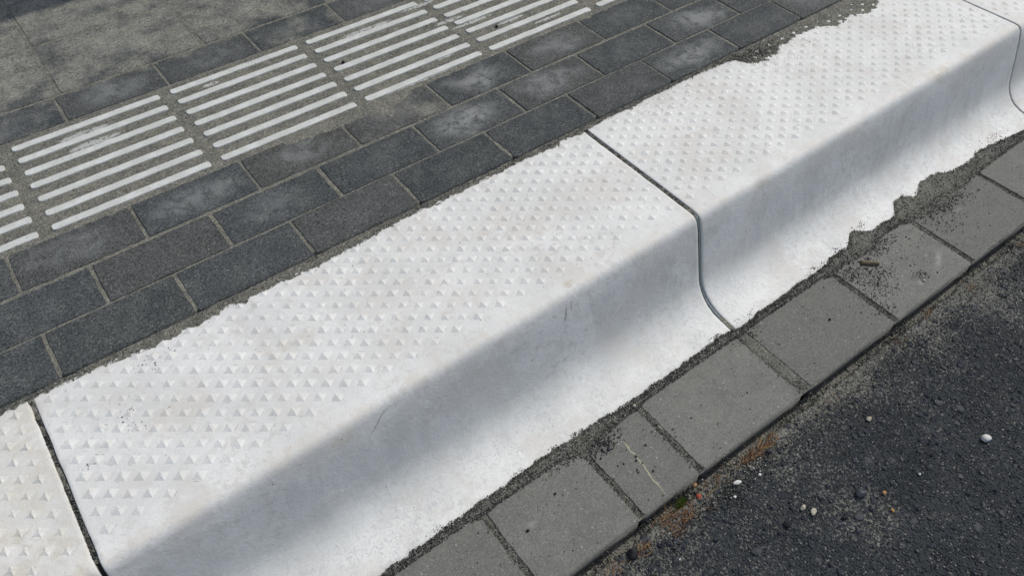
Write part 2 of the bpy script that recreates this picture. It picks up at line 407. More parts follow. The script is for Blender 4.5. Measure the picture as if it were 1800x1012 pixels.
# ------------------------------------------------------------------ kerb blocks
LX, LY = .04, .0297
NUBS = []
def kerb_block(x0, x1, mat, label, seed, worn=0., chips=0.):
    rg = random.Random(seed)
    prof = []
    for k in range(len(PROF)-1):      # subdivide the profile
        a, b = PROF[k], PROF[k+1]; L = math.dist(a, b)
        if k in (0, len(PROF)-2): n = 1
        else: n = max(1, int(L/.012))
        for i in range(n): prof.append((a[0]+(b[0]-a[0])*i/n, a[1]+(b[1]-a[1])*i/n))
    prof.append(PROF[-1]); n = len(prof)
    xs = [x0, x0+.0005, x0+.0016] + [x0+.0016+(x1-x0-.0032)*i/240 for i in range(1, 240)] + [x1-.0016, x1-.0005, x1]
    ins = [.0016, .0005, 0] + [0]*239 + [0, .0005, .0016]
    V = []; F = []
    py = np.array([p[0] for p in prof]); pz = np.array([p[1] for p in prof])
    ny = np.gradient(py); nz = np.gradient(pz); L = np.hypot(ny, nz)+1e-9
    nrm = np.stack([-nz/L*-1, ny/L*-1], -1)      # outward (y,z)
    nrm = np.stack([nz/L, -ny/L], -1)
    for xi, x in enumerate(xs):
        wob = fbm(np.full(n, x)*1., py*1.+pz*2., 9, 3, seed)*.0005 + fbm(np.full(n, x), py+pz*2, 60, 2, seed+5)*.00012
        d = ins[xi]
        xo = np.zeros(n)
        if xi in (0, 1, len(xs)-1, len(xs)-2) and chips:
            e = fbm(py*1.+pz, np.full(n, seed*1.), 60, 3, seed+9 + (xi < 3))
            c = np.clip(e*1.6-.25, 0, 1)*chips*(1 if xi in (0, len(xs)-1) else .6)
            xo = c if xi < 3 else -c
            d = d + c*.5
        for k in range(n):
            s = wob[k] if 2 < k < n-2 else 0
            dd = s - (d if np.isscalar(d) else d[k])
            if k in (0, n-1): dd = 0
            V.append((x+xo[k], py[k]+nrm[k][0]*dd, pz[k]+nrm[k][1]*dd))
    m = len(xs)
    for i in range(m-1):
        for k in range(n-1):
            a = i*n+k; F.append((a, a+1, a+n+1, a+n))
    F.append(tuple(range(n))[::-1]); F.append(tuple((m-1)*n+k for k in range(n)))
    nubs = []
    # studs: low four-sided pyramids with slightly hollow flanks, on a staggered lattice
    u = (-.02, .5*LY); v = (.02, .5*LY)
    for j in range(17):
        for i in range(-1, 26):
            cx = x0+.02+LX*i + (.02 if j % 2 else 0); cy = .5*LY*j
            if cx < x0+.012 or cx > x1-.012 or cy > .246: continue
            k = .63*rg.uniform(.93, 1.07)*(1+.06*worn); h = .0025*rg.uniform(.66, 1.12)*(1+.05*worn); ax_, ay_ = rg.uniform(-.0008, .0008), rg.uniform(-.0008, .0008)
            cx += rg.uniform(-.0004, .0004); cy += rg.uniform(-.0004, .0004)
            if rg.random() < .05: h *= .6
            nubs.append((cx, cy, k)); b = len(V); z0 = -.0006
            cs = [(-1, -1), (1, -1), (1, 1), (-1, 1)]      # in (u', v') steps of half cell
            def P(a, c, z, s=1.): return (cx+s*k*.5*(a*-u[0]+c*v[0]), cy+s*k*.5*(a*-u[1]+c*v[1]), z)
            for q in range(4):
                V.append(P(cs[q][0], cs[q][1], z0, 1.05))
            hol = .88-.28*worn
            for q in range(4):
                a = cs[q]; c = cs[(q+1) % 4]; V.append(P((a[0]+c[0])/2*(hol+.2), (a[1]+c[1])/2*(hol+.2), z0))
            for q in range(4):
                p_ = P(cs[q][0], cs[q][1], h*rg.uniform(.84, .93), .16); V.append((p_[0]+ax_, p_[1]+ay_, p_[2]))
            V.append((cx+ax_, cy+ay_, h))
            # ridge midpoints slightly proud
            for q in range(4):
                c0 = b+q; m0 = b+4+q; t0 = b+8+q; t1 = b+8+(q+1) % 4; c1 = b+(q+1) % 4
                F.append((c0, m0, t0)); F.append((m0, t1, t0)); F.append((m0, c1, t1)); F.append((t0, t1, b+12))
    o = mesh_obj('kerb_block', V, F, mat)
    # smooth only the extruded body
    nb = (m-1)*(n-1); sm = [True]*nb + [False]*(len(o.data.polygons)-nb); o.data.polygons.foreach_set('use_smooth', sm)
    bm = bmesh.new(); bm.from_mesh(o.data); bm.normal_update()
    bmesh.ops.recalc_face_normals(bm, faces=bm.faces); bm.to_mesh(o.data); bm.free()
    tag(o, label, 'kerb stone', 'studded white kerb blocks in one line')
    NUBS.extend(nubs)
    return o
kerb_block(-1.0065, -.0060, KERBW, 'yellowed white studded kerb block cut off by the lower left corner', 3, worn=1., chips=.0035)
kerb_block(.0, 1.0, KERB, 'large white studded kerb block, complete in the middle of the photo', 11, worn=.25, chips=.0012)
kerb_block(1.0084, 2.0100, KERB, 'white studded kerb block with sand spilled over its back studs, at upper right', 23, worn=0., chips=.0006)
kerb_block(2.0140, 3.0140, KERB, 'white studded kerb block, only a sliver showing in the upper right corner', 37, worn=.4, chips=.0006)

# strips in the butt joints between blocks
def joint_strip(xa, xb, y_lo, y_hi, rec, mat, label):
    pts = [(a, b) for a, b in PROF[1:-1] if y_lo <= a <= y_hi]
    fine = []
    for k in range(len(pts)-1):
        for i in range(6): t = i/6; fine.append((pts[k][0]*(1-t)+pts[k+1][0]*t, pts[k][1]*(1-t)+pts[k+1][1]*t))
    fine.append(pts[-1])
    V = []; F = []; n = len(fine)
    for k, (y, z) in enumerate(fine):
        p = fine[max(0, k-1)]; q = fine[min(n-1, k+1)]; t = Vector((q[0]-p[0], q[1]-p[1])).normalized(); nn = Vector((t.y, -t.x))
        if nn.x > .2 and nn.y < 0: nn = -nn
        r = rec + .0008*float(fbm(y*1.+z, 3.3, 220, 3, 4))
        wx = .0006*float(fbm(y+z, 7.7, 120, 2, 8))
        yy, zz = y-nn.x*r, z-nn.y*r; y2, z2 = y-nn.x*(rec+.03), z-nn.y*(rec+.03)
        V += [(xa+wx, yy, zz), (xb, yy, zz), (xb, y2, z2), (xa+wx, y2, z2)]
    for k in range(n-1):
        a = k*4
        for i in range(4): F.append((a+i, a+(i+1) % 4, a+4+(i+1) % 4, a+4+i))
    F.append((0, 1, 2, 3)); F.append(tuple(4*(n-1)+i for i in range(4))[::-1])
    o = mesh_obj('joint_strip', V, F, mat)
    return tag(o, label, 'joint filler', 'filler strips in the kerb joints')
joint_strip(1.0048, 1.0078, -.150, -.034, .0030, STRIP, 'pale blue-grey foam strip in the widest kerb joint near the middle')
joint_strip(2.0102, 2.0138, -.178, .25, .0030, DSTRIP, 'thin dark filler in the curved kerb joint at the upper right')
joint_strip(-.0058, -.0002, -.178, .25, .0075, DSTRIP, 'dark filler deep in the gritty kerb joint at lower left')

# ------------------------------------------------------------------ pavers
def slab_mesh(name, lx, ly, h, bev, seg=2, rough=.0003, seed=0, mat=None):
    bm = bmesh.new(); bmesh.ops.create_cube(bm, size=1)
    for v in bm.verts: v.co = Vector((v.co.x*lx, v.co.y*ly, v.co.z*h - h/2))
    ve = [e for e in bm.edges if abs(e.verts[0].co.z-e.verts[1].co.z) > h*.5]
    bmesh.ops.bevel(bm, geom=ve, offset=.0016, segments=2, affect='EDGES')
    te = [e for e in bm.edges if e.verts[0].co.z > -1e-6 and e.verts[1].co.z > -1e-6]
    # cut long edges so their line can wander
    r = bmesh.ops.subdivide_edges(bm, edges=[e for e in te if e.calc_length() > .03], cuts=14)
    te = [e for e in bm.edges if e.verts[0].co.z > -1e-6 and e.verts[1].co.z > -1e-6 and len([f for f in e.link_faces if abs(f.normal.z) < .5]) >= 1]
    bm.normal_update()
    rg = random.Random(seed)
    for v in bm.verts:
        if v.co.z > -1e-6:
            v.co.x += float(fbm(v.co.x, v.co.y, 70, 2, seed))*rough; v.co.y += float(fbm(v.co.x, v.co.y, 80, 2, seed+3))*rough
    te = [e for e in bm.edges if e.verts[0].co.z > -1e-6 and e.verts[1].co.z > -1e-6 and any(abs(f.normal.z) < .5 for f in e.link_faces)]
    bmesh.ops.bevel(bm, geom=te, offset=bev, segments=seg, affect='EDGES')
    me = bpy.data.meshes.new(name); bm.normal_update(); bm.to_mesh(me); bm.free()
    for p in me.polygons: p.use_smooth = p.normal.z < .99
    me.materials.append(mat); return me
rg = random.Random(5)
PM = [slab_mesh('paver', .1945, .0938, .05, .0009, 2, .0010, 10+k, BRICK) for k in range(6)]
ORD = ['first', 'second', 'third', 'fourth', 'fifth', 'sixth', 'seventh', 'eighth', 'ninth', 'tenth', 'eleventh', 'twelfth', 'thirteenth', 'fourteenth']
def visible(x0, x1, y0, y1, z, n=9):
    c = 0
    for i in range(n):
        for j in range(n):
            p = pix(x0+(x1-x0)*(i+.5)/n, y0+(y1-y0)*(j+.5)/n, z); c += 0 <= p[0] <= 1800 and 0 <= p[1] <= 1012
    return c/(n*n)
ROWS = [  # y centre, first joint x, pitch, range, phrase
    (.3110, .0427, .2005, 'row right along the white kerb'),
    (.4085, .1425, .2015, 'second row back from the white kerb'),
    (.5105, .0400, .2000, 'row in front of the ribbed tiles'),
    (.9130, .0270, .2005, 'row directly behind the ribbed tiles')]
BLOOM = {(0, 0): .05, (0, 6): .75, (0, 8): .30, (1, 3): .85, (1, 4): .6, (1, 6): .75, (1, 1): .35, (1, 2): .12, (2, 1): .5, (2, 4): .8, (2, 2): .45, (2, 5): .55, (2, 3): .15, (3, 1): .5, (3, 2): .3, (0, 5): .08,
         (2, 0): .35, (0, 7): .1, (1, 5): .15, (2, 6): .2}
FILM = {(2, 3): .80, (2, 2): .10, (2, 4): .30, (2, 1): .15, (2, 0): .15, (3, 0): .65, (3, 1): .5, (3, 2): .45, (3, 3): .7, (3, -1): .6, (3, 4): .3}
for ri, (yc, xj, pt, phrase) in enumerate(ROWS):
    lst = []
    for k in range(-3, 13):
        x0 = xj+pt*k; x1 = x0+pt
        vis = visible(x0+.004, x1-.004, yc-.045, yc+.045, ZB)
        lst.append((k, x0, vis))
    ks = [a[0] for a in lst if a[2] > 0]
    k0, k1 = min(ks), max(ks)
    for k, x0, vis in lst:
        if k < k0-1 or k > k1+1: continue
        o = bpy.data.objects.new('paver', PM[rg.randrange(6)]); link(o)
        o.location = (x0+pt/2+rg.uniform(-.0008, .0008), yc+rg.uniform(-.0006, .0006), ZB+rg.uniform(-.0006, .0006))
        o.rotation_euler = (rg.uniform(-.002, .002), rg.uniform(-.002, .002), rg.uniform(-.003, .003) + (math.pi if rg.random() < .5 else 0))
        bl = BLOOM.get((ri, k), .06 if ri < 3 else .25); fl = FILM.get((ri, k), .02 if ri < 2 else .1)
        o.color = (bl, fl, 0, 1)
        look = 'pale-dusted' if bl >= .6 else ('sand-covered' if fl >= .4 else ('faintly dusted' if bl >= .3 else 'dark grey'))
        if k < k0: lab = f'{look} paver just off the photo\'s left edge, {phrase}'
        elif k > k1: lab = f'{look} paver just off the photo\'s top edge, {phrase}'
        else: lab = f'{look} paver, {ORD[k-k0]} from the left in the {phrase}'
        tag(o, lab, 'paver', 'dark rectangular pavers of the pavement')
# larger slabs behind, mostly under sand
SM = [slab_mesh('paving_slab', .293, .206, .05, .0018, 2, .0007, 40+k, BRICK) for k in range(3)]
cells = []
for rj in range(3):
    yc = 1.0695+.213*rj
    for k in range(-2, 5):
        x0 = .241+.3*k + (0 if rj % 2 == 0 else .0)
        cells.append((x0+.15, yc, visible(x0, x0+.3, yc-.1, yc+.1, ZB), rj, k))
sl = [c for c in cells if c[2] > 0]
SN = {}
for rj in range(3):
    r_ = sorted([c for c in sl if c[3] == rj]); 
    for i, c in enumerate(r_): SN[(c[3], c[4])] = (i, len(r_))
where = ['nearest the ribbed tiles', 'next row back', 'furthest row back']
for (x, y, vis, rj, k) in cells:
    if vis <= 0 and not (rj < 2 and k in (-1, 0)): continue
    o = bpy.data.objects.new('paving_slab', SM[rg.randrange(3)]); link(o)
    o.location = (x+rg.uniform(-.001, .001), y, ZB+rg.uniform(-.0006, .0004)); o.rotation_euler = (0, 0, rg.uniform(-.003, .003))
    o.color = (.3, .35, 0, 1)
    if (rj, k) in SN: lab = f'sandy grey slab {where[rj]}, {ORD[SN[(rj,k)][0]]} of {SN[(rj,k)][1]} from the left at top left'
    else: lab = f'sandy grey slab just off the left edge of the photo, {where[rj]}'
    tag(o, lab, 'paving slab', 'sandy square-cut slabs behind the ribbed tiles')

# ------------------------------------------------------------------ ribbed guidance tiles
RM = []
for sd_ in range(4):
    bm = bmesh.new(); bmesh.ops.create_cube(bm, size=1)
    for v in bm.verts: v.co = Vector((v.co.x*.277, v.co.y*.0162, v.co.z*.010-.005))
    ve = [e for e in bm.edges if abs(e.verts[0].co.z-e.verts[1].co.z) > .005]
    bmesh.ops.bevel(bm, geom=ve, offset=.0022, segments=2, affect='EDGES')
    lo = [e for e in bm.edges if e.calc_length() > .1]
    bmesh.ops.subdivide_edges(bm, edges=lo, cuts=40)
    bm.normal_update()
    for v in bm.verts:
        v.co.y += float(fbm(v.co.x+v.co.y*9, 1.5, 55, 3, 60+sd_))*.0009; v.co.z += float(fbm(v.co.x, 9.5, 40, 2, 70+sd_))*.0003
    te = [e for e in bm.edges if e.verts[0].co.z > -.002 and e.verts[1].co.z > -.002 and any(abs(f.normal.z) < .5 for f in e.link_faces)]
    bmesh.ops.bevel(bm, geom=te, offset=.0008, segments=1, affect='EDGES')
    me = bpy.data.meshes.new('rib'); bm.normal_update(); bm.to_mesh(me); bm.free(); me.materials.append(RIB)
    for p in me.polygons: p.use_smooth = p.normal.z < .99
    RM.append(me)
GT = slab_mesh('tile_base', .294, .294, .05, .001, 1, .0004, 77, BRICK)
GL = {-1: 'ribbed guidance tile cut off by the left edge of the photo', 0: 'ribbed guidance tile, leftmost of those showing both ends of its white ribs',
      1: 'ribbed guidance tile with clean white ribs, second complete one from the left', 2: 'ribbed guidance tile, third complete one, a white sliver beside its front rib',
      3: 'ribbed guidance tile with white smears between its ribs, at the top edge', 4: 'ribbed guidance tile of which only a front rib shows at the top edge'}
for k in range(-1, 5):
    e = bpy.data.objects.new('guidance_tile', None); link(e); e.location = (.2585+.2995*k, .7085, ZB-.003); e.empty_display_size = .05
    tag(e, GL[k], 'guidance tile', 'ribbed tactile guidance tiles in a row')
    b = bpy.data.objects.new('tile_base', GT); link(b); b.parent = e; b.location = (0, 0, -.001)
    b.color = (.1, .3, 0, 1)
    for i in range(7):
        r_ = bpy.data.objects.new('rib', RM[rg.randrange(4)]); link(r_); r_.parent = e
        r_.location = (rg.uniform(-.0012, .0012)-.0005, -.1285+.04275*i+rg.uniform(-.0007, .0007), .0054+rg.uniform(-.0006, .0003))
        r_.rotation_euler = (0, 0, rg.uniform(-.003, .003) + (math.pi if i % 2 else 0))

# ------------------------------------------------------------------ sand of the pavement (one sheet)
l, c, r = graded(-.15, 2.25, .004); xs = np.array(l+c+r)
l2, c2, r2 = graded(.2705, 1.50, .004); ys = np.array([.2585, .2595] + list(np.arange(.261, .27, .003)) + c2 + r2)
X, Y = np.meshgrid(xs, ys, indexing='ij')
Z = np.full_like(X, ZB-.0016)
n_big = fbm(X, Y, 9, 4, 1); n_mid = fbm(X, Y, 40, 3, 2); n_fin = fbm(X, Y, 140, 2, 3)
gm = sstep(.562, .575, Y)*(1-sstep(.855, .872, Y))
Z += gm*(.0014+.0003*n_mid)                                    # sand lying between the ribs
dr = sstep(.545, .572, Y + .010*n_big+.006*n_mid)*(1-sstep(.60, .63, Y)); Z += (1-gm)*dr*.0018
# drift over the paver row before the ribs
for (cx, cy, rx, ry, h) in [(.66, .560, .16, .030, .0046), (.74, .548, .05, .025, .004), (.45, .570, .2, .012, .003), (.95, .565, .15, .012, .003), (.20, .565, .1, .012, .003)]:
    dd = np.sqrt(((X-cx)/rx)**2+((Y-cy)/ry)**2)+.35*n_mid+.25*n_big; Z = np.maximum(Z, ZB-.0016+h*.6*(1-sstep(.5, 1.15, dd)))
fr = sstep(.93, 1.0, Y+.02*n_big)
Z += fr*(.0008+.0020*n_big+.0006*n_mid)
r4 = sstep(.862, .872, Y)*(1-sstep(.93, .95, Y)); Z += r4*(.0004+.0010*n_big)
Z += .00025*n_mid+.00025*n_fin
Z = np.where(Y < .2595, -.02, Z)
Z = np.where((Y >= .2595) & (Y < .268), np.minimum(Z, -.0035+.0006*n_mid), Z)
grid_obj('pavement_sand', xs, ys, Z, SAND, kind='structure')

# sand spilled over the back edge of the kerb, thin sheet that dives under the white surface
BX = [-.3, .046, .067, .102, .142, .183, .224, .283, .311, .346, .38, .477, .55, .62, .704, .774, .87, .987, 1.07, 1.17, 1.25, 1.36, 1.405, 1.42, 1.436, 1.46, 1.50, 1.53, 1.55, 1.587, 1.62, 1.65, 1.70, 1.73, 1.77, 1.806, 1.86, 1.95, 2.05, 2.3]
BY = [.252, .253, .252, .250, .240, .242, .241, .244, .239, .244, .241, .241, .247, .249, .250, .250, .250, .251, .252, .253, .254, .250, .246, .215, .205, .200, .208, .226, .219, .230, .221, .221, .198, .206, .200, .190, .209, .225, .235, .25]
xs = np.arange(-.12, 2.2, .0022); ys = np.arange(.180, .2665, .0015)
X, Y = np.meshgrid(xs, ys, indexing='ij')
yb = np.interp(X, BX, BY) + .0035*fbm(X, 0*X+3, 42, 3, 21)
d = Y-yb
deep = sstep(1.38, 1.45, X)*(1-sstep(1.9, 2.0, X))
Z = np.clip(d*.13, -.004, .0011+.0004*deep) + .0009*fbm(X, Y, 90, 3, 22)+.0005*fbm(X, Y, 260, 2, 23)
Z = np.where(Y > .2575, np.maximum(Z, .0002+.0003*fbm(X, Y, 90, 3, 24)), Z) - sstep(.2618, .2648, Y+.0008*fbm(X, Y, 50, 2, 25))*.006
keep = (Z[:-1, :-1] > -.0035) & (((X[:-1, :-1] < .9995) | (X[:-1, :-1] > 1.0065)) | (Y[:-1, :-1] > .25))
o = grid_obj('spilled_sand', xs, ys, Z, SAND, keep=keep)
tag(o, 'grey brown jointing sand spilled along the back edge of the white kerb', 'sand', kind='stuff')

# sand packed in the kerb joints (top faces)
def joint_sand(x0, x1, y0, y1, lvl, amp, label, seed, mat=SAND):
    xs = np.arange(x0, x1+.0004, .0008); ys = np.arange(y0, y1, .0015)
    X, Y = np.meshgrid(xs, ys, indexing='ij')
    Z = kerb_z(Y) + lvl + amp*fbm(X, Y, 110, 3, seed)
    o = grid_obj('joint_sand', xs, ys, Z, mat); tag(o, label, 'sand', kind='stuff')
joint_sand(1.0002, 1.0082, -.030, .262, -.0022, .0018, 'sand packed in the top of the middle kerb joint', 31)
joint_sand(-.0058, -.0002, -.034, .262, -.0035, .0035, 'coarse grit caught in the kerb joint at lower left', 32, GRIT)
joint_sand(1.0002, 1.0082, -.180, -.142, .0004, .0010, 'sand filling the foot of the middle kerb joint', 33)

# ------------------------------------------------------------------ gutter tiles
TX = [(-.04, .196), (.204, .4405), (.4500, .6275), (.6375, .7535), (.7635, .9960), (1.0190, 1.2495), (1.2600, 1.4920), (1.5030, 1.7345), (1.7440, 1.98), (1.99, 2.23)]
TLB = ['gutter tile lying just below the bottom edge of the photo', 'grey gutter tile cut off by the bottom edge, lowest one in view, only its corner',
       'narrow grey gutter tile at the bottom edge of the photo', 'half-width grey gutter tile with a pale hairline down it',
       None, None, None, None, None, None]
NM = {1: 'smooth grey gutter tile cut off by the bottom edge of the photo', 2: 'narrower grey gutter tile crossing the bottom edge, left of the full square-looking one',
      3: 'half-width grey gutter tile with a pale yellowish streak across it',
      4: 'plain grey gutter tile directly below the middle kerb joint, left of the wide gritty joint', 5: 'clean grey gutter tile just right of the wide gritty joint under the middle kerb joint',
      6: 'grey gutter tile with the wood splinter and scattered black crumbs on it', 7: 'grey gutter tile at the right edge, its inner corner buried in gravel',
      8: 'grey gutter tile mostly cut off by the right edge of the photo'}
NM[2] = 'large grey gutter tile crossing the bottom edge, left of the half-width tile'
for i, (a, b) in enumerate(TX):
    if i not in NM: continue
    yo = -.3355; yi = -.1835 - (.010 if i == 3 else 0)
    me = slab_mesh('gutter_tile', b-a, yi-yo, .05, .0012, 2, .0016, 90+i, TILE)
    o = bpy.data.objects.new('gutter_tile', me); link(o)
    o.location = ((a+b)/2, (yi+yo)/2, ZT+rg.uniform(-.0007, .0007)); o.rotation_euler = (rg.uniform(-.003, .003), rg.uniform(-.002, .002), rg.uniform(-.006, .006))
    tag(o, NM[i], 'gutter tile', 'grey concrete tiles of the gutter')

# ------------------------------------------------------------------ road and ground
l, c, r = graded(.35, 2.45, .0021, g=1.3); xs = np.array(l+c+r)
l2, c2, r2 = graded(-.84, -.3335, .0021, far=45, g=1.3); ys = np.array(l2+c2)
X, Y = np.meshgrid(xs, ys, indexing='ij')
Z = np.full_like(X, ZR) + .0016*fbm(X, Y, 11, 3, 41)*np.exp(-np.maximum(0, np.abs(X-1.4)-1.2))
ed = sstep(-.357, -.347, Y + .006*fbm(X, Y, 30, 3, 42)); Z -= ed*.020           # black crevice against the tiles
Z += sstep(-.385, -.362, Y)*(1-ed)*.0015*(1+fbm(X, Y, 25, 2, 43))
grid_obj('road', xs, ys, Z, ASPH, kind='structure')
gmat = simple('subsoil', (.16, .15, .12), .95, .1, .5, 40, .002)
bm = bmesh.new(); bmesh.ops.create_grid(bm, x_segments=4, y_segments=4, size=48)
g = bm_obj('ground', bm, gmat); g.location.z = -.235; g['kind'] = 'structure'

# gravel and sand lying between kerb foot, tiles and in the tile joints
FX = [.2, .276, .34, .40, .45, .55, .59, .643, .70, .75, .811, .877, .92, .965, .997, 1.017, 1.07, 1.12, 1.178, 1.233, 1.285, 1.341, 1.366, 1.378, 1.392, 1.413, 1.453, 1.485, 1.505, 1.515, 1.544, 1.555, 1.565, 1.61, 1.65, 1.694, 1.743, 1.777, 1.795, 1.84, 1.875, 1.95, 2.2]
FY = [-.178, -.178, -.177, -.174, -.174, -.170, -.171, -.171, -.173, -.176, -.175, -.174, -.175, -.172, -.174, -.179, -.174, -.177, -.173, -.173, -.168, -.165, -.147, -.145, -.154, -.170, -.168, -.170, -.150, -.142, -.142, -.150, -.158, -.141, -.140, -.157, -.162, -.163, -.154, -.158, -.164, -.177, -.178]
GX = [.2, .42, .445, .47, .60, .632, .66, .74, .758, .78, .98, 1.01, 1.04, 1.22, 1.255, 1.29, 1.35, 1.38, 1.42, 1.47, 1.50, 1.56, 1.60, 1.66, 1.75, 1.85, 2.2]
GY = [-0.1865, -0.1865, -0.1925, -0.1885, -0.1905, -0.2105, -0.1995, -0.1895, -0.1925, -0.1865, -0.1865, -0.1905, -0.1865, -0.1875, -0.1975, -0.1915, -0.1995, -0.1975, -0.1885, -0.1895, -0.2005, -0.2075, -0.2115, -0.2015, -0.1935, -0.1905, -0.1885]
xs = np.arange(.15, 2.35, .0021); ys = np.arange(-.337, -.128, .0015)
X, Y = np.meshgrid(xs, ys, indexing='ij')
yf = np.interp(X, FX, FY)+.0030*fbm(X, 0*X+1, 60, 3, 51); yt = np.interp(X, GX, GY)+.003*fbm(X, 0*X+7, 45, 3, 52)
base = np.full_like(X, ZT-.0026)
for a, b in zip([t[1] for t in TX[:-1]], [t[0] for t in TX[1:]]):
    wj = (b-a)/2; xc = (a+b)/2
    sand_w = {1.0075: .0135}.get(round(xc, 4), wj)
    jn = np.exp(-((X-xc)/(wj*1.05))**4)
    base += jn*(.0012+.0022*np.clip(fbm(X, Y, 24, 3, 53), -.4, 1))*sstep(-.337, -.29, Y)
    if abs(xc-1.0075) < .01: base += jn*.0016
on = sstep(-.002, .004, Y-yt)
surf = np.where(Y > -.181, kerb_z(Y), ZT)
zz = base*(1-on) + on*(np.maximum(surf, ZT)+.0012)
d = yf-Y
over = np.clip(d*.25, -.004, .0022)
zz = np.where(Y > -.186, surf+over, zz)
Z = zz + .0010*fbm(X, Y, 110, 3, 54)+.0006*fbm(X, Y, 280, 2, 55)
keep = ~((Y[:-1, :-1] > -.181) & (Z[:-1, :-1] < surf[:-1, :-1]-.0028))
o = grid_obj('gutter_sand', xs, ys, Z, GRIT, keep=keep)
tag(o, 'dark sand and fine grit along the kerb foot and between gutter tiles', 'sand', kind='stuff')

# ------------------------------------------------------------------ loose grains
OCT = np.array([(1, 0, 0), (-1, 0, 0), (0, 1, 0), (0, -1, 0), (0, 0, 1), (0, 0, -1)], float)
OF = [(0, 2, 4), (2, 1, 4), (1, 3, 4), (3, 0, 4), (2, 0, 5), (1, 2, 5), (3, 1, 5), (0, 3, 5)]
nr = np.random.RandomState(4)
def grains(name, pts, sizes, cols, label, cat, mat=GRAIN):
    N = len(pts); pts = np.asarray(pts, float)
    s = np.asarray(sizes)[:, None, None]
    q = nr.normal(size=(N, 3, 3)); qq, _ = np.linalg.qr(q)
    V = OCT[None]*nr.uniform(.55, 1.2, (N, 6, 1))*np.array([1.25, .95, .75])
    V = np.einsum('nij,nkj->nik', V, qq)*s
    V = V+pts[:, None, :]
    V = V.reshape(-1, 3)
    F = (np.array(OF)[None]+(np.arange(N)*6)[:, None, None]).reshape(-1, 3)
    me = bpy.data.meshes.new(name); me.vertices.add(len(V)); me.vertices.foreach_set('co', V.astype(np.float32).ravel())
    me.loops.add(F.size); me.loops.foreach_set('vertex_index', F.ravel().astype(np.int32))
    me.polygons.add(len(F)); me.polygons.foreach_set('loop_start', np.arange(0, F.size, 3, dtype=np.int32)); me.polygons.foreach_set('loop_total', np.full(len(F), 3, np.int32))
    me.update(calc_edges=True)
    at = me.color_attributes.new('tint', 'FLOAT_COLOR', 'POINT')
    C = np.repeat(np.c_[cols, np.ones(N)], 6, 0).astype(np.float32); at.data.foreach_set('color', C.ravel())
    me.materials.append(mat); o = bpy.data.objects.new(name, me); link(o)
    tag(o, label, cat, kind='stuff'); return o
PAL = np.array([(.035, .037, .037), (.055, .058, .056), (.09, .092, .085), (.16, .155, .13), (.25, .235, .19), (.5, .48, .43)])
def palette(n, p): return PAL[nr.choice(6, n, p=p)]*nr.uniform(.8, 1.2, (n, 1))
def surf_z(x, y):
    return np.where(y > -.182, kerb_z(y), ZT)
P_ = []; S_ = []; C_ = []
def put(x, y, z, s, c): P_.append(np.stack([x, y, z], -1)); S_.append(s); C_.append(c)
# strip at the kerb foot
n = 24000; x = nr.uniform(.15, 2.2, n); a = np.interp(x, GX, GY); b = np.interp(x, FX, FY)+.0035*fbm(x, 0*x+1, 60, 3, 51)
t = nr.beta(1.3, 1.3, n); y = a-.003+(b-a+.005)*t
z = np.where(y > -.186, surf_z(x, y)+.0010, ZT+.0010) + nr.uniform(0, .0018, n); put(x, y, z, np.clip(nr.lognormal(-7.0, .35, n), .0005, .0022), palette(n, [.22, .26, .24, .15, .09, .04]))
# tile joints
for (aa, bb) in zip([t_[1] for t_ in TX[1:8]], [t_[0] for t_ in TX[2:9]]):
    n = 420 if bb-aa < .02 else 800
    x = nr.normal((aa+bb)/2, (bb-aa)*.36, n); y = nr.uniform(-.335, -.195, n)
    inside = (x > aa+.0005) & (x < bb-.0005)
    z = np.where(inside, ZT-.0012+nr.uniform(0, .0016, n), ZT+.0006)
    put(x, y, z, np.clip(nr.lognormal(-7.15, .35, n), .0004, .0016), palette(n, [.20, .22, .24, .18, .12, .04]))
# scattered over the tiles, dense round the splinter and in a few spots
def blob(cx, cy, sx, sy, n, p=(.45, .3, .15, .05, .03, .02), m=-6.9, zs=None):
    x = nr.normal(cx, sx, n); y = nr.normal(cy, sy, n); k = (y < -.186) & (y > -.334) if zs is None else np.ones(n, bool); x, y = x[k], y[k]
    put(x, y, (ZT if zs is None else zs)+.0008+0*x, np.clip(nr.lognormal(m, .4, len(x)), .0005, .0024), palette(len(x), list(p)))
x = nr.uniform(.25, 1.9, 420); y = nr.uniform(-.33, -.20, 420); put(x, y, ZT+.0007+0*x, np.clip(nr.lognormal(-7.2, .45, 420), .0004, .0019), palette(420, [.55, .25, .1, .04, .02, .04]))
blob(1.325, -.238, .014, .012, 170); blob(1.30, -.262, .018, .016, 240); blob(1.285, -.215, .018, .010, 260); blob(1.26, -.30, .012, .02, 120)
blob(1.385, -.296, .008, .006, 80, (.3, .2, .2, .2, .05, .05)); blob(1.38, -.25, .05, .03, 90); blob(1.55, -.24, .05, .02, 130); blob(1.60, -.212, .045, .009, 420); blob(1.38, -.205, .03, .009, 300)
blob(.665, -.207, .020, .009, 300, m=-6.8); blob(.76, -.25, .01, .02, 60); blob(.60, -.198, .03, .004, 120); blob(1.02, -.198, .02, .006, 100); blob(.69, -.25, .02, .02, 14, m=-6.3)
# crumbs on white kerb foot and top edge
for (cx, cy, s, n) in [(1.235, -.166, .01, 60), (1.315, -.158, .007, 30), (.643, -.168, .004, 40), (.53, -.168, .004, 24), (.60, -.166, .003, 24), (.38, -.170, .006, 30), (1.88, -.150, .014, 90), (1.40, -.148, .008, 40), (1.05, -.168, .01, 24), (.968, -.166, .004, 50)]:
    x = nr.normal(cx, s*1.6, n); y = nr.normal(cy, s*.5, n); put(x, y, kerb_z(y)+.0006, np.clip(nr.lognormal(-7.2, .35, n), .0004, .0014), palette(n, [.4, .3, .2, .06, .03, .01]))
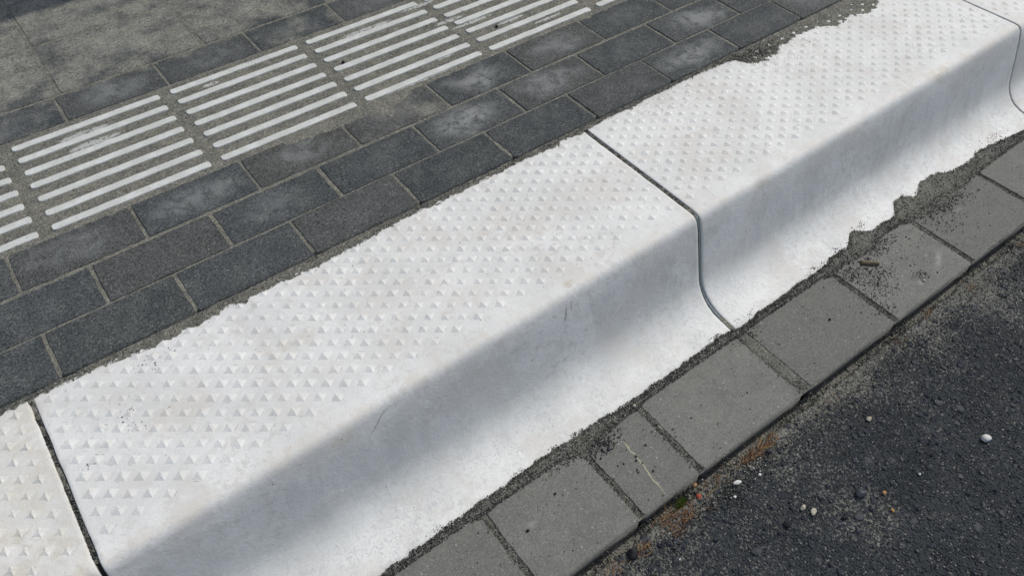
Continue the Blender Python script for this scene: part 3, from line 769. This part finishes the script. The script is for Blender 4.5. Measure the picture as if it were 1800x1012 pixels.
# along asphalt edge
n = 9000; x = nr.uniform(.45, 2.1, n); y = -.355-np.abs(nr.normal(0, .035, n)); put(x, y, ZR+.0002+nr.uniform(0, .0016, n), np.clip(nr.lognormal(-7.0, .4, n), .0005, .0026), palette(n, [.27, .26, .2, .14, .09, .04]))
n = 1500; x = nr.uniform(.45, 2.3, n); y = nr.uniform(-.8, -.36, n); put(x, y, ZR+.0006+nr.uniform(0, .0012, n), np.clip(nr.lognormal(-6.9, .45, n), .0005, .0030), palette(n, [.44, .30, .14, .06, .03, .03]))
blob(.80, -.372, .05, .012, 700, (.4, .2, .15, .1, .08, .07), -6.5, ZR+.001)
n = 2600; x = nr.uniform(.45, 2.1, n); y = nr.uniform(-.357, -.338, n); k = fbm(x, 0*x, 22, 3, 61) > -.25; x, y = x[k], y[k]; put(x, y, ZR-.009+nr.uniform(0, .008, len(x)), np.clip(nr.lognormal(-6.7, .45, len(x)), .0006, .0034), palette(len(x), [.5, .24, .14, .07, .03, .02]))
grains('gravel', np.concatenate(P_), np.concatenate(S_), np.concatenate(C_), 'loose dark gravel grains in the gutter and along the asphalt edge', 'gravel')
# sand grains at the back of the kerb
P_ = []; S_ = []; C_ = []
n = 9000; x = nr.uniform(-.12, 2.1, n); b = np.interp(x, BX, BY)+.0035*fbm(x, 0*x+3, 42, 3, 21); y = b-.002+(.2612-b+.002)*nr.beta(1.2, 1., n)
put(x, y, .0010+nr.uniform(0, .0012, n), np.clip(nr.lognormal(-7.35, .3, n), .0004, .0013), palette(n, [.20, .18, .22, .2, .15, .05]))
n = 1500; x = nr.normal(1.45, .055, n); y = nr.normal(.235, .016, n); k = (y > np.interp(x, BX, BY)-.004) & (y < .268); x, y = x[k], y[k]
put(x, y, .0016+nr.uniform(0, .0018, len(x)), np.clip(nr.lognormal(-7.0, .3, len(x)), .0005, .0016), palette(len(x), [.36, .26, .2, .1, .06, .02]))
n = 420; x = nr.uniform(0, 2.0, n); y = nr.uniform(-.03, .25, n)
put(x, y, .0003+0*x, np.clip(nr.lognormal(-7.8, .45, n), .0002, .0011), palette(n, [.5, .2, .15, .1, .05, 0]))
for (cx, cy, s, n) in [(.16, .215, .012, 40), (.09, .16, .01, 30), (.10, .12, .006, 12), (1.50, .190, .03, 60), (1.2, .235, .03, 60), (.03, .10, .004, 10)]:
    x = nr.normal(cx, s*1.5, n); y = nr.normal(cy, s, n); put(x, y, .0006+0*x, np.clip(nr.lognormal(-7.3, .4, n), .0003, .0014), palette(n, [.4, .25, .2, .1, .05, 0]))
# dirt lodged against the feet of some studs
ds = [(cx, cy, k) for (cx, cy, k) in NUBS if -.1 < cx < 2.05 and (random.Random(int(cx*9e4)+int(cy*7e3)).random() < .13 + .60*max(0, float(fbm(cx, cy, 8, 3, 91))))]
for (cx, cy, k) in ds:
    m_ = nr.randint(7, 17); sgn = nr.choice([-1, 1]); e = nr.randint(0, 2)
    t = nr.uniform(-.5, .5, m_)*k*nr.uniform(.3, 1)
    off = sgn*k*.53
    ux, uy, vx, vy = .02, -.01485, .02, .01485
    x = cx + (t*ux+off*vx if e else off*ux+t*vx); y = cy + (t*uy+off*vy if e else off*uy+t*vy)
    put(x, y, .0001+0*x, nr.uniform(.00022, .00046, m_), nr.uniform(.7, 1.1, (m_, 1))*np.array([(.13, .12, .095)]))
# grit in the open joint at lower left
n = 900; x = nr.uniform(-.0054, -.0006, n); y = nr.uniform(-.03, .25, n); k = fbm(y, 0*y, 40, 3, 77) > -.15; x, y = x[k], y[k]
put(x, y, -.0022+nr.uniform(-.002, .002, len(x)), np.clip(nr.lognormal(-6.75, .35, len(x)), .0006, .0022), palette(len(x), [.3, .3, .2, .1, .07, .03]))
n = 700; x = nr.uniform(1.0008, 1.0076, n); y = nr.uniform(-.02, .26, n); put(x, y, -.0015+nr.uniform(-.001, .0012, n), np.clip(nr.lognormal(-7.1, .35, n), .0004, .0016), palette(n, [.22, .22, .22, .17, .12, .05]))
# on the pavers and ribs
n = 1500; x = nr.uniform(0, 2.0, n); y = nr.uniform(.27, 1.4, n); gy = (y > .57) | (nr.rand(n) < .3); x, y = x[gy], y[gy]
put(x, y, ZB+.0008+0*x, np.clip(nr.lognormal(-7.35, .5, len(x)), .0003, .0022), palette(len(x), [.4, .2, .12, .08, .08, .12]))
# dark loose grit lying between the ribs
n = 8000; x = nr.uniform(-.05, 1.45, n); y = nr.uniform(.568, .868, n)
put(x, y, ZB+.0010+nr.uniform(0, .0008, n), np.clip(nr.lognormal(-7.3, .35, n), .0003, .0014), palette(n, [.26, .22, .22, .16, .10, .04]))
n = 4200; x = nr.uniform(-.05, .9, n); y = nr.uniform(.95, 1.45, n)
put(x, y, ZB+.0006+nr.uniform(0, .0006, n), np.clip(nr.lognormal(-7.25, .4, n), .0003, .0016), palette(n, [.30, .22, .20, .14, .10, .04]))
grains('sand_grains', np.concatenate(P_), np.concatenate(S_), np.concatenate(C_), 'loose sand grains behind the kerb and over the dark pavers', 'sand grains')

# ------------------------------------------------------------------ single stones and litter
def stone(name, x, y, z, dims, rot, mat, label, cat, seed=0, lump=.25, sub=3, smooth=True):
    bm = bmesh.new(); bmesh.ops.create_icosphere(bm, subdivisions=sub, radius=1)
    rr = random.Random(seed); dirs = [Vector((rr.uniform(-1, 1), rr.uniform(-1, 1), rr.uniform(-.6, 1))).normalized() for _ in range(9)]
    for v in bm.verts:
        c_ = v.co.copy()
        for d_ in dirs:
            t = c_.dot(d_)
            if t > 1-lump: c_ -= d_*(t-(1-lump))*.85
        c_ *= 1+.05*float(fbm(c_.x*1+seed, c_.y+c_.z*2, 3, 2, seed))
        v.co = Vector((c_.x*dims[0], c_.y*dims[1], c_.z*dims[2]))
    o = bm_obj(name, bm, mat, smooth=smooth); o.location = (x, y, z+dims[2]*.62); o.rotation_euler = (0, 0, rot)
    return tag(o, label, cat)
WH = simple('white_quartz', (.66, .655, .62), .7, .3, .45, 340, .0004); CRM = simple('cream_stone', (.42, .39, .31), .85, .3, .4, 300, .0006)
RED = simple('red_brick', (.42, .10, .065), .85, .2, .4, 500, .0008); DK = simple('dark_stone', (.040, .046, .054), .5, .45, .4, 200, .0006)
BLK = simple('black_stone', (.012, .012, .014), .7, .3, .3, 300, .0008); OR = simple('ochre_stone', (.42, .24, .10), .8, .2, .4, 300, .0006); GR = simple('grey_stone', (.17, .18, .18), .7, .3, .4, 300, .0006)
def unpix(px, py, z):
    d = AF + AR*((px-900)/FPX) - AU*((py-506)/FPX); t = (z-CAM.z)/d.z; p = CAM+d*t; return p.x, p.y
def st(px, py, dims, rot, mat, label, seed, lump=.25, z=ZR, name='pebble', cat='pebble'):
    x, y = unpix(px, py, z+.003); return stone(name, x, y, z+.0005, dims, rot, mat, label, cat, seed, lump)
st(1733, 770, (.0085, .0065, .0055), -.6, WH, 'bright white rounded pebble lying alone on the dark asphalt', 1, .15)
st(1296, 847, (.0075, .0036, .003), -.35, WH, 'small elongated white pebble near the needles at the asphalt edge', 2, .1)
st(1228, 872, (.0050, .0044, .004), .3, RED, 'small red brick chip at the gutter tile edge', 3, .3, name='brick_chip', cat='brick chip')
st(1352, 793, (.0065, .0052, .0060), .5, DK, 'dark angular stone beside the pine needles', 4, .35)
st(1513, 866, (.0090, .0075, .0045), -.2, DK, 'smooth dark bluish stone standing up from the asphalt', 5, .25)
st(1412, 890, (.0070, .0048, .0035), .2, CRM, 'cream stone chip, left one of a touching pair on the asphalt', 6, .5)
st(1430, 900, (.0085, .0050, .0028), .4, CRM, 'flat cream stone chip, right one of a touching pair on the asphalt', 7, .5)
st(1384, 920, (.0075, .0065, .0040), -.5, BLK, 'small black lump lying on the asphalt below the cream chips', 8, .3)
st(1486, 908, (.0068, .0032, .0025), -.3, BLK, 'thin black sliver of stone on the open asphalt', 9, .3)
st(1113, 972, (.0110, .0085, .0080), .4, BLK, 'largest black stone, in the crevice near the bottom edge', 10, .3)
st(1555, 865, (.0040, .0032, .0025), .2, OR, 'tiny orange stone chip on the asphalt', 11, .3)
st(1570, 896, (.0045, .0026, .0022), .9, OR, 'tiny tan stone chip below the orange one', 12, .3)
st(1528, 735, (.0060, .0040, .0025), .2, CRM, 'pale buff stone pressed into the asphalt near the gutter', 13, .3)
st(1617, 832, (.0024, .0022, .002), 0, WH, 'tiny white quartz grain alone on dark asphalt', 14, .2)
st(1222, 852, (.0042, .0034, .0035), 0, OR, 'brownish chip right above the red brick chip', 15, .3)
st(1292, 872, (.0028, .0022, .002), 0, WH, 'white speck stone below the elongated white pebble', 16, .2)
st(1336, 833, (.0030, .0024, .002), 0, WH, 'small white stone left of the pale cluster at the asphalt edge', 17, .2)
st(1115, 712, (.0032, .0028, .0024), 0, CRM, 'cream grain on the grit between kerb foot and gutter tile', 18, .2, z=ZT+.002)
st(976, 866, (.0022, .0018, .002), 0, BLK, 'black crumb on the tile crossing the bottom edge', 19, .2, z=ZT)
st(928, 931, (.0028, .0022, .0022), 0, BLK, 'black crumb near the bottom joint of the gutter tiles', 20, .2, z=ZT)
st(1071, 788, (.0034, .0026, .0026), 0, DK, 'dark crumb near the top of the half-width gutter tile', 21, .2, z=ZT)
st(1459, 560, (.0026, .0022, .0022), 0, BLK, 'black crumb in the middle of the clean gutter tile', 22, .2, z=ZT)
st(1625, 492, (.0036, .0028, .0024), 0, CRM, 'cream grain at the gritty spot on the tile with the splinter', 23, .2, z=ZT)
st(873, 46, (.0040, .0035, .0030), 0, BLK, 'black crumb between two ribs near the top edge', 24, .2, z=ZB)
st(603, 109, (.0038, .0034, .0030), 0, BLK, 'black crumb at the end of a white rib', 25, .2, z=ZB)
# asphalt stones, larger ones flush in the surface: part of the road's look
rr = random.Random(8); bm = bmesh.new()
for i in range(150):
    x = rr.uniform(.6, 2.3); y = rr.uniform(-.78, -.36); s = rr.uniform(.004, .010)
    mt = Matrix.Translation((x, y, ZR+rr.uniform(-.0022, -.0002)))@Matrix.Rotation(rr.uniform(0, 6.3), 4, 'Z')@Matrix.Diagonal((s, s*rr.uniform(.6, .95), s*.16, 1))
    r_ = bmesh.ops.create_icosphere(bm, subdivisions=2, radius=1, matrix=mt)
    for v in r_['verts']: v.co += Vector((rr.uniform(-1, 1), rr.uniform(-1, 1), rr.uniform(-.5, .5)))*s*.07
o = bm_obj('asphalt_stones', bm, simple('road_stone', (.030, .035, .043), .65, .35, .5, 150, .0008), smooth=True)
tag(o, 'dark bluish aggregate stones set in the asphalt surface', 'aggregate', kind='stuff')

# splinter of wood on the gutter tile
WOOD = M('old_wood', .8, .2); _v = WOOD.t.nodes.new('ShaderNodeTexCoord').outputs['Object']
_mp = WOOD.t.nodes.new('ShaderNodeMapping'); WOOD.t.links.new(_v, _mp.inputs[0]); _mp.inputs['Scale'].default_value = (60, 900, 900)
_n = WOOD.noise(1, 4, .6, vec=_mp.outputs[0]); WOOD.col(WOOD.ramp(_n, [(.3, (.045, .033, .020)), (.5, (.14, .11, .07)), (.7, (.26, .215, .145))])); WOOD.bump(_n, .0012, .9); WOOD = WOOD.m
V = []; F = []; ns = 16; pr = [(-.0042, 0), (-.0046, .003), (-.0020, .0066), (.0012, .0058), (.0040, .0048), (.0046, .001), (.003, 0)]
for i in range(ns+1):
    t = i/ns; x = -.0165+.033*t
    sc_ = 1-.12*abs(t-.45)*2
    for k, (a, b) in enumerate(pr):
        jx = rr.uniform(-.0022, .0022) if i in (0, ns) else 0
        V.append((x+jx, a*sc_+rr.uniform(-.0002, .0002)-.0010*t, b*sc_*(1 if t < .7 else 1-.35*(t-.7)/.3*(k % 2))+rr.uniform(-.0001, .0001)))
k_ = len(pr)
for i in range(ns):
    for k in range(k_): F.append((i*k_+k, i*k_+(k+1) % k_, (i+1)*k_+(k+1) % k_, (i+1)*k_+k))
F.append(tuple(range(k_))[::-1]); F.append(tuple(ns*k_+k for k in range(k_)))
o = mesh_obj('wood_splinter', V, F, WOOD); sx, sy = unpix(1529, 462, ZT+.003); o.location = (sx, sy, ZT+.0008); o.rotation_euler = (0, 0, -.72)
tag(o, 'short brown splinter of wood lying on a grey gutter tile', 'wood splinter')

# pine needles
def needles(spots, mats, label, seed):
    rr = random.Random(seed); V = []; F = []; MI = []
    for (px, py, sx, sy, n, L) in spots:
        cx, cy = unpix(px, py, ZR)
        for _ in range(n):
            x = rr.gauss(cx, sx); y = min(rr.gauss(cy-.006, sy), -.345); a = rr.gauss(.15, .7); l = L*rr.uniform(.4, 1.25); r_ = rr.uniform(.00028, .0005)
            z = ZR+.0012+rr.uniform(0, .0035); tilt = rr.uniform(-.18, .18); bend = rr.uniform(-.3, .3); b = len(V); segs = 4
            p = Vector((x, y, z)); d_ = Vector((math.cos(a), math.sin(a), tilt)).normalized()
            for s in range(segs+1):
                side = Vector((-d_.y, d_.x, 0)).normalized()
                q = r_*(1-.5*s/segs)
                V += [tuple(p+side*q), tuple(p+Vector((0, 0, q*1.4))), tuple(p-side*q)]
                if s < segs:
                    p = p+d_*l/segs; an = bend/segs; d_ = Matrix.Rotation(an, 3, 'Z')@d_
            mi = rr.randrange(len(mats))
            for s in range(segs):
                for k in range(3): F.append((b+s*3+k, b+s*3+(k+1) % 3, b+(s+1)*3+(k+1) % 3, b+(s+1)*3+k)); MI.append(mi)
    o = mesh_obj('pine_needles', V, F, mats[0])
    for m_ in mats[1:]: o.data.materials.append(m_)
    o.data.polygons.foreach_set('material_index', MI)
    tag(o, label, 'pine needles', kind='stuff')
N1 = simple('rust_needle', (.26, .115, .050), .6, .3, .4, 200, 0); N2 = simple('straw_needle', (.40, .27, .13), .6, .3, .3, 200, 0); N3 = simple('brown_needle', (.12, .055, .028), .6, .3, .3, 200, 0)
needles([(1330, 788, .015, .004, 95, .020), (1298, 812, .012, .003, 26, .016), (1345, 768, .006, .003, 14, .014), (1172, 903, .012, .006, 34, .018), (1208, 900, .010, .004, 36, .020), (1160, 912, .006, .004, 18, .014),
         (1240, 862, .010, .006, 16, .016), (1265, 835, .010, .006, 14, .014), (1178, 925, .010, .006, 30, .014), (1125, 962, .010, .007, 36, .012), (1070, 1000, .012, .005, 40, .010),
         (1700, 505, .012, .006, 35, .010), (1620, 550, .010, .004, 26, .010), (1575, 600, .010, .004, 20, .010), (1790, 430, .010, .005, 24, .010), (1450, 700, .01, .004, 14, .010)],
        [N1, N2, N2, N3, N1], 'dry rusty pine needles lying in clumps at the asphalt edge', 2)
# moss
MOSS = simple('moss', (.12, .17, .030), .9, .1, .5, 500, .001)
rr = random.Random(9); V = []; F = []; mx, my = unpix(1196, 885, ZR)
for i in range(1500):
    a = rr.uniform(0, 6.283); q = math.sqrt(rr.random()); x = mx+.0125*q*math.cos(a); y = my+.0062*q*math.sin(a)+.15*(x-mx); z = ZR+.0010+.0060*(1-q*q)
    l = rr.uniform(.0012, .0026); t = rr.uniform(0, 6.283); w_ = .00035; b = len(V)
    d_ = Vector((math.cos(t)*.5, math.sin(t)*.5, 1)).normalized()*l; s_ = Vector((-math.sin(t), math.cos(t), 0))*w_
    p = Vector((x, y, z)); V += [tuple(p-s_), tuple(p+s_), tuple(p+d_*.6+s_*1.3), tuple(p+d_), tuple(p+d_*.6-s_*1.3)]; F.append((b, b+1, b+2, b+3, b+4))
o = mesh_obj('moss', V, F, MOSS); tag(o, 'small green tuft of moss in the crevice by the gutter tile', 'moss', kind='stuff')

# ------------------------------------------------------------------ unseen shelter added out of frame so its roof shades the top left corner
DM = simple('anthracite_metal', (.05, .055, .06), .45, .5, .1, 30, 0, .6)
sh = bpy.data.objects.new('unseen_shade_shelter', None); link(sh); sh.location = (2.9, 2.1, 0)
tag(sh, 'unseen dark flat-roofed shelter added to shade the top left corner', 'shadow caster')
def box(name, x0, x1, y0, y1, z0, z1, mat, parent, bev=.006):
    bm = bmesh.new(); bmesh.ops.create_cube(bm, size=1)
    for v in bm.verts: v.co = Vector(((x0+x1)/2+v.co.x*(x1-x0), (y0+y1)/2+v.co.y*(y1-y0), (z0+z1)/2+v.co.z*(z1-z0)))
    bmesh.ops.bevel(bm, geom=bm.edges[:], offset=bev, segments=2, affect='EDGES')
    return bm_obj(name, bm, mat, parent)
EY = 1.56
box('roof', -2.2, 2.0, EY-2.1, .55, 2.36, 2.46, DM, sh)
for x in (-2.0, 1.8): box('post', x-.04, x+.04, .33, .41, .006, 2.36, DM, sh)
box('bench', -1.2, 1.2, -.05, .25, .42, .46, DM, sh); 
for x in (-1.0, 1.0): box('leg', x-.03, x+.03, .05, .15, .006, .42, DM, sh)
box('sky_block_panel', -1.95, 1.75, .365, .375, .15, 2.3, DM, sh, .001)  # opaque panel added to block sky light and deepen the corner shadow
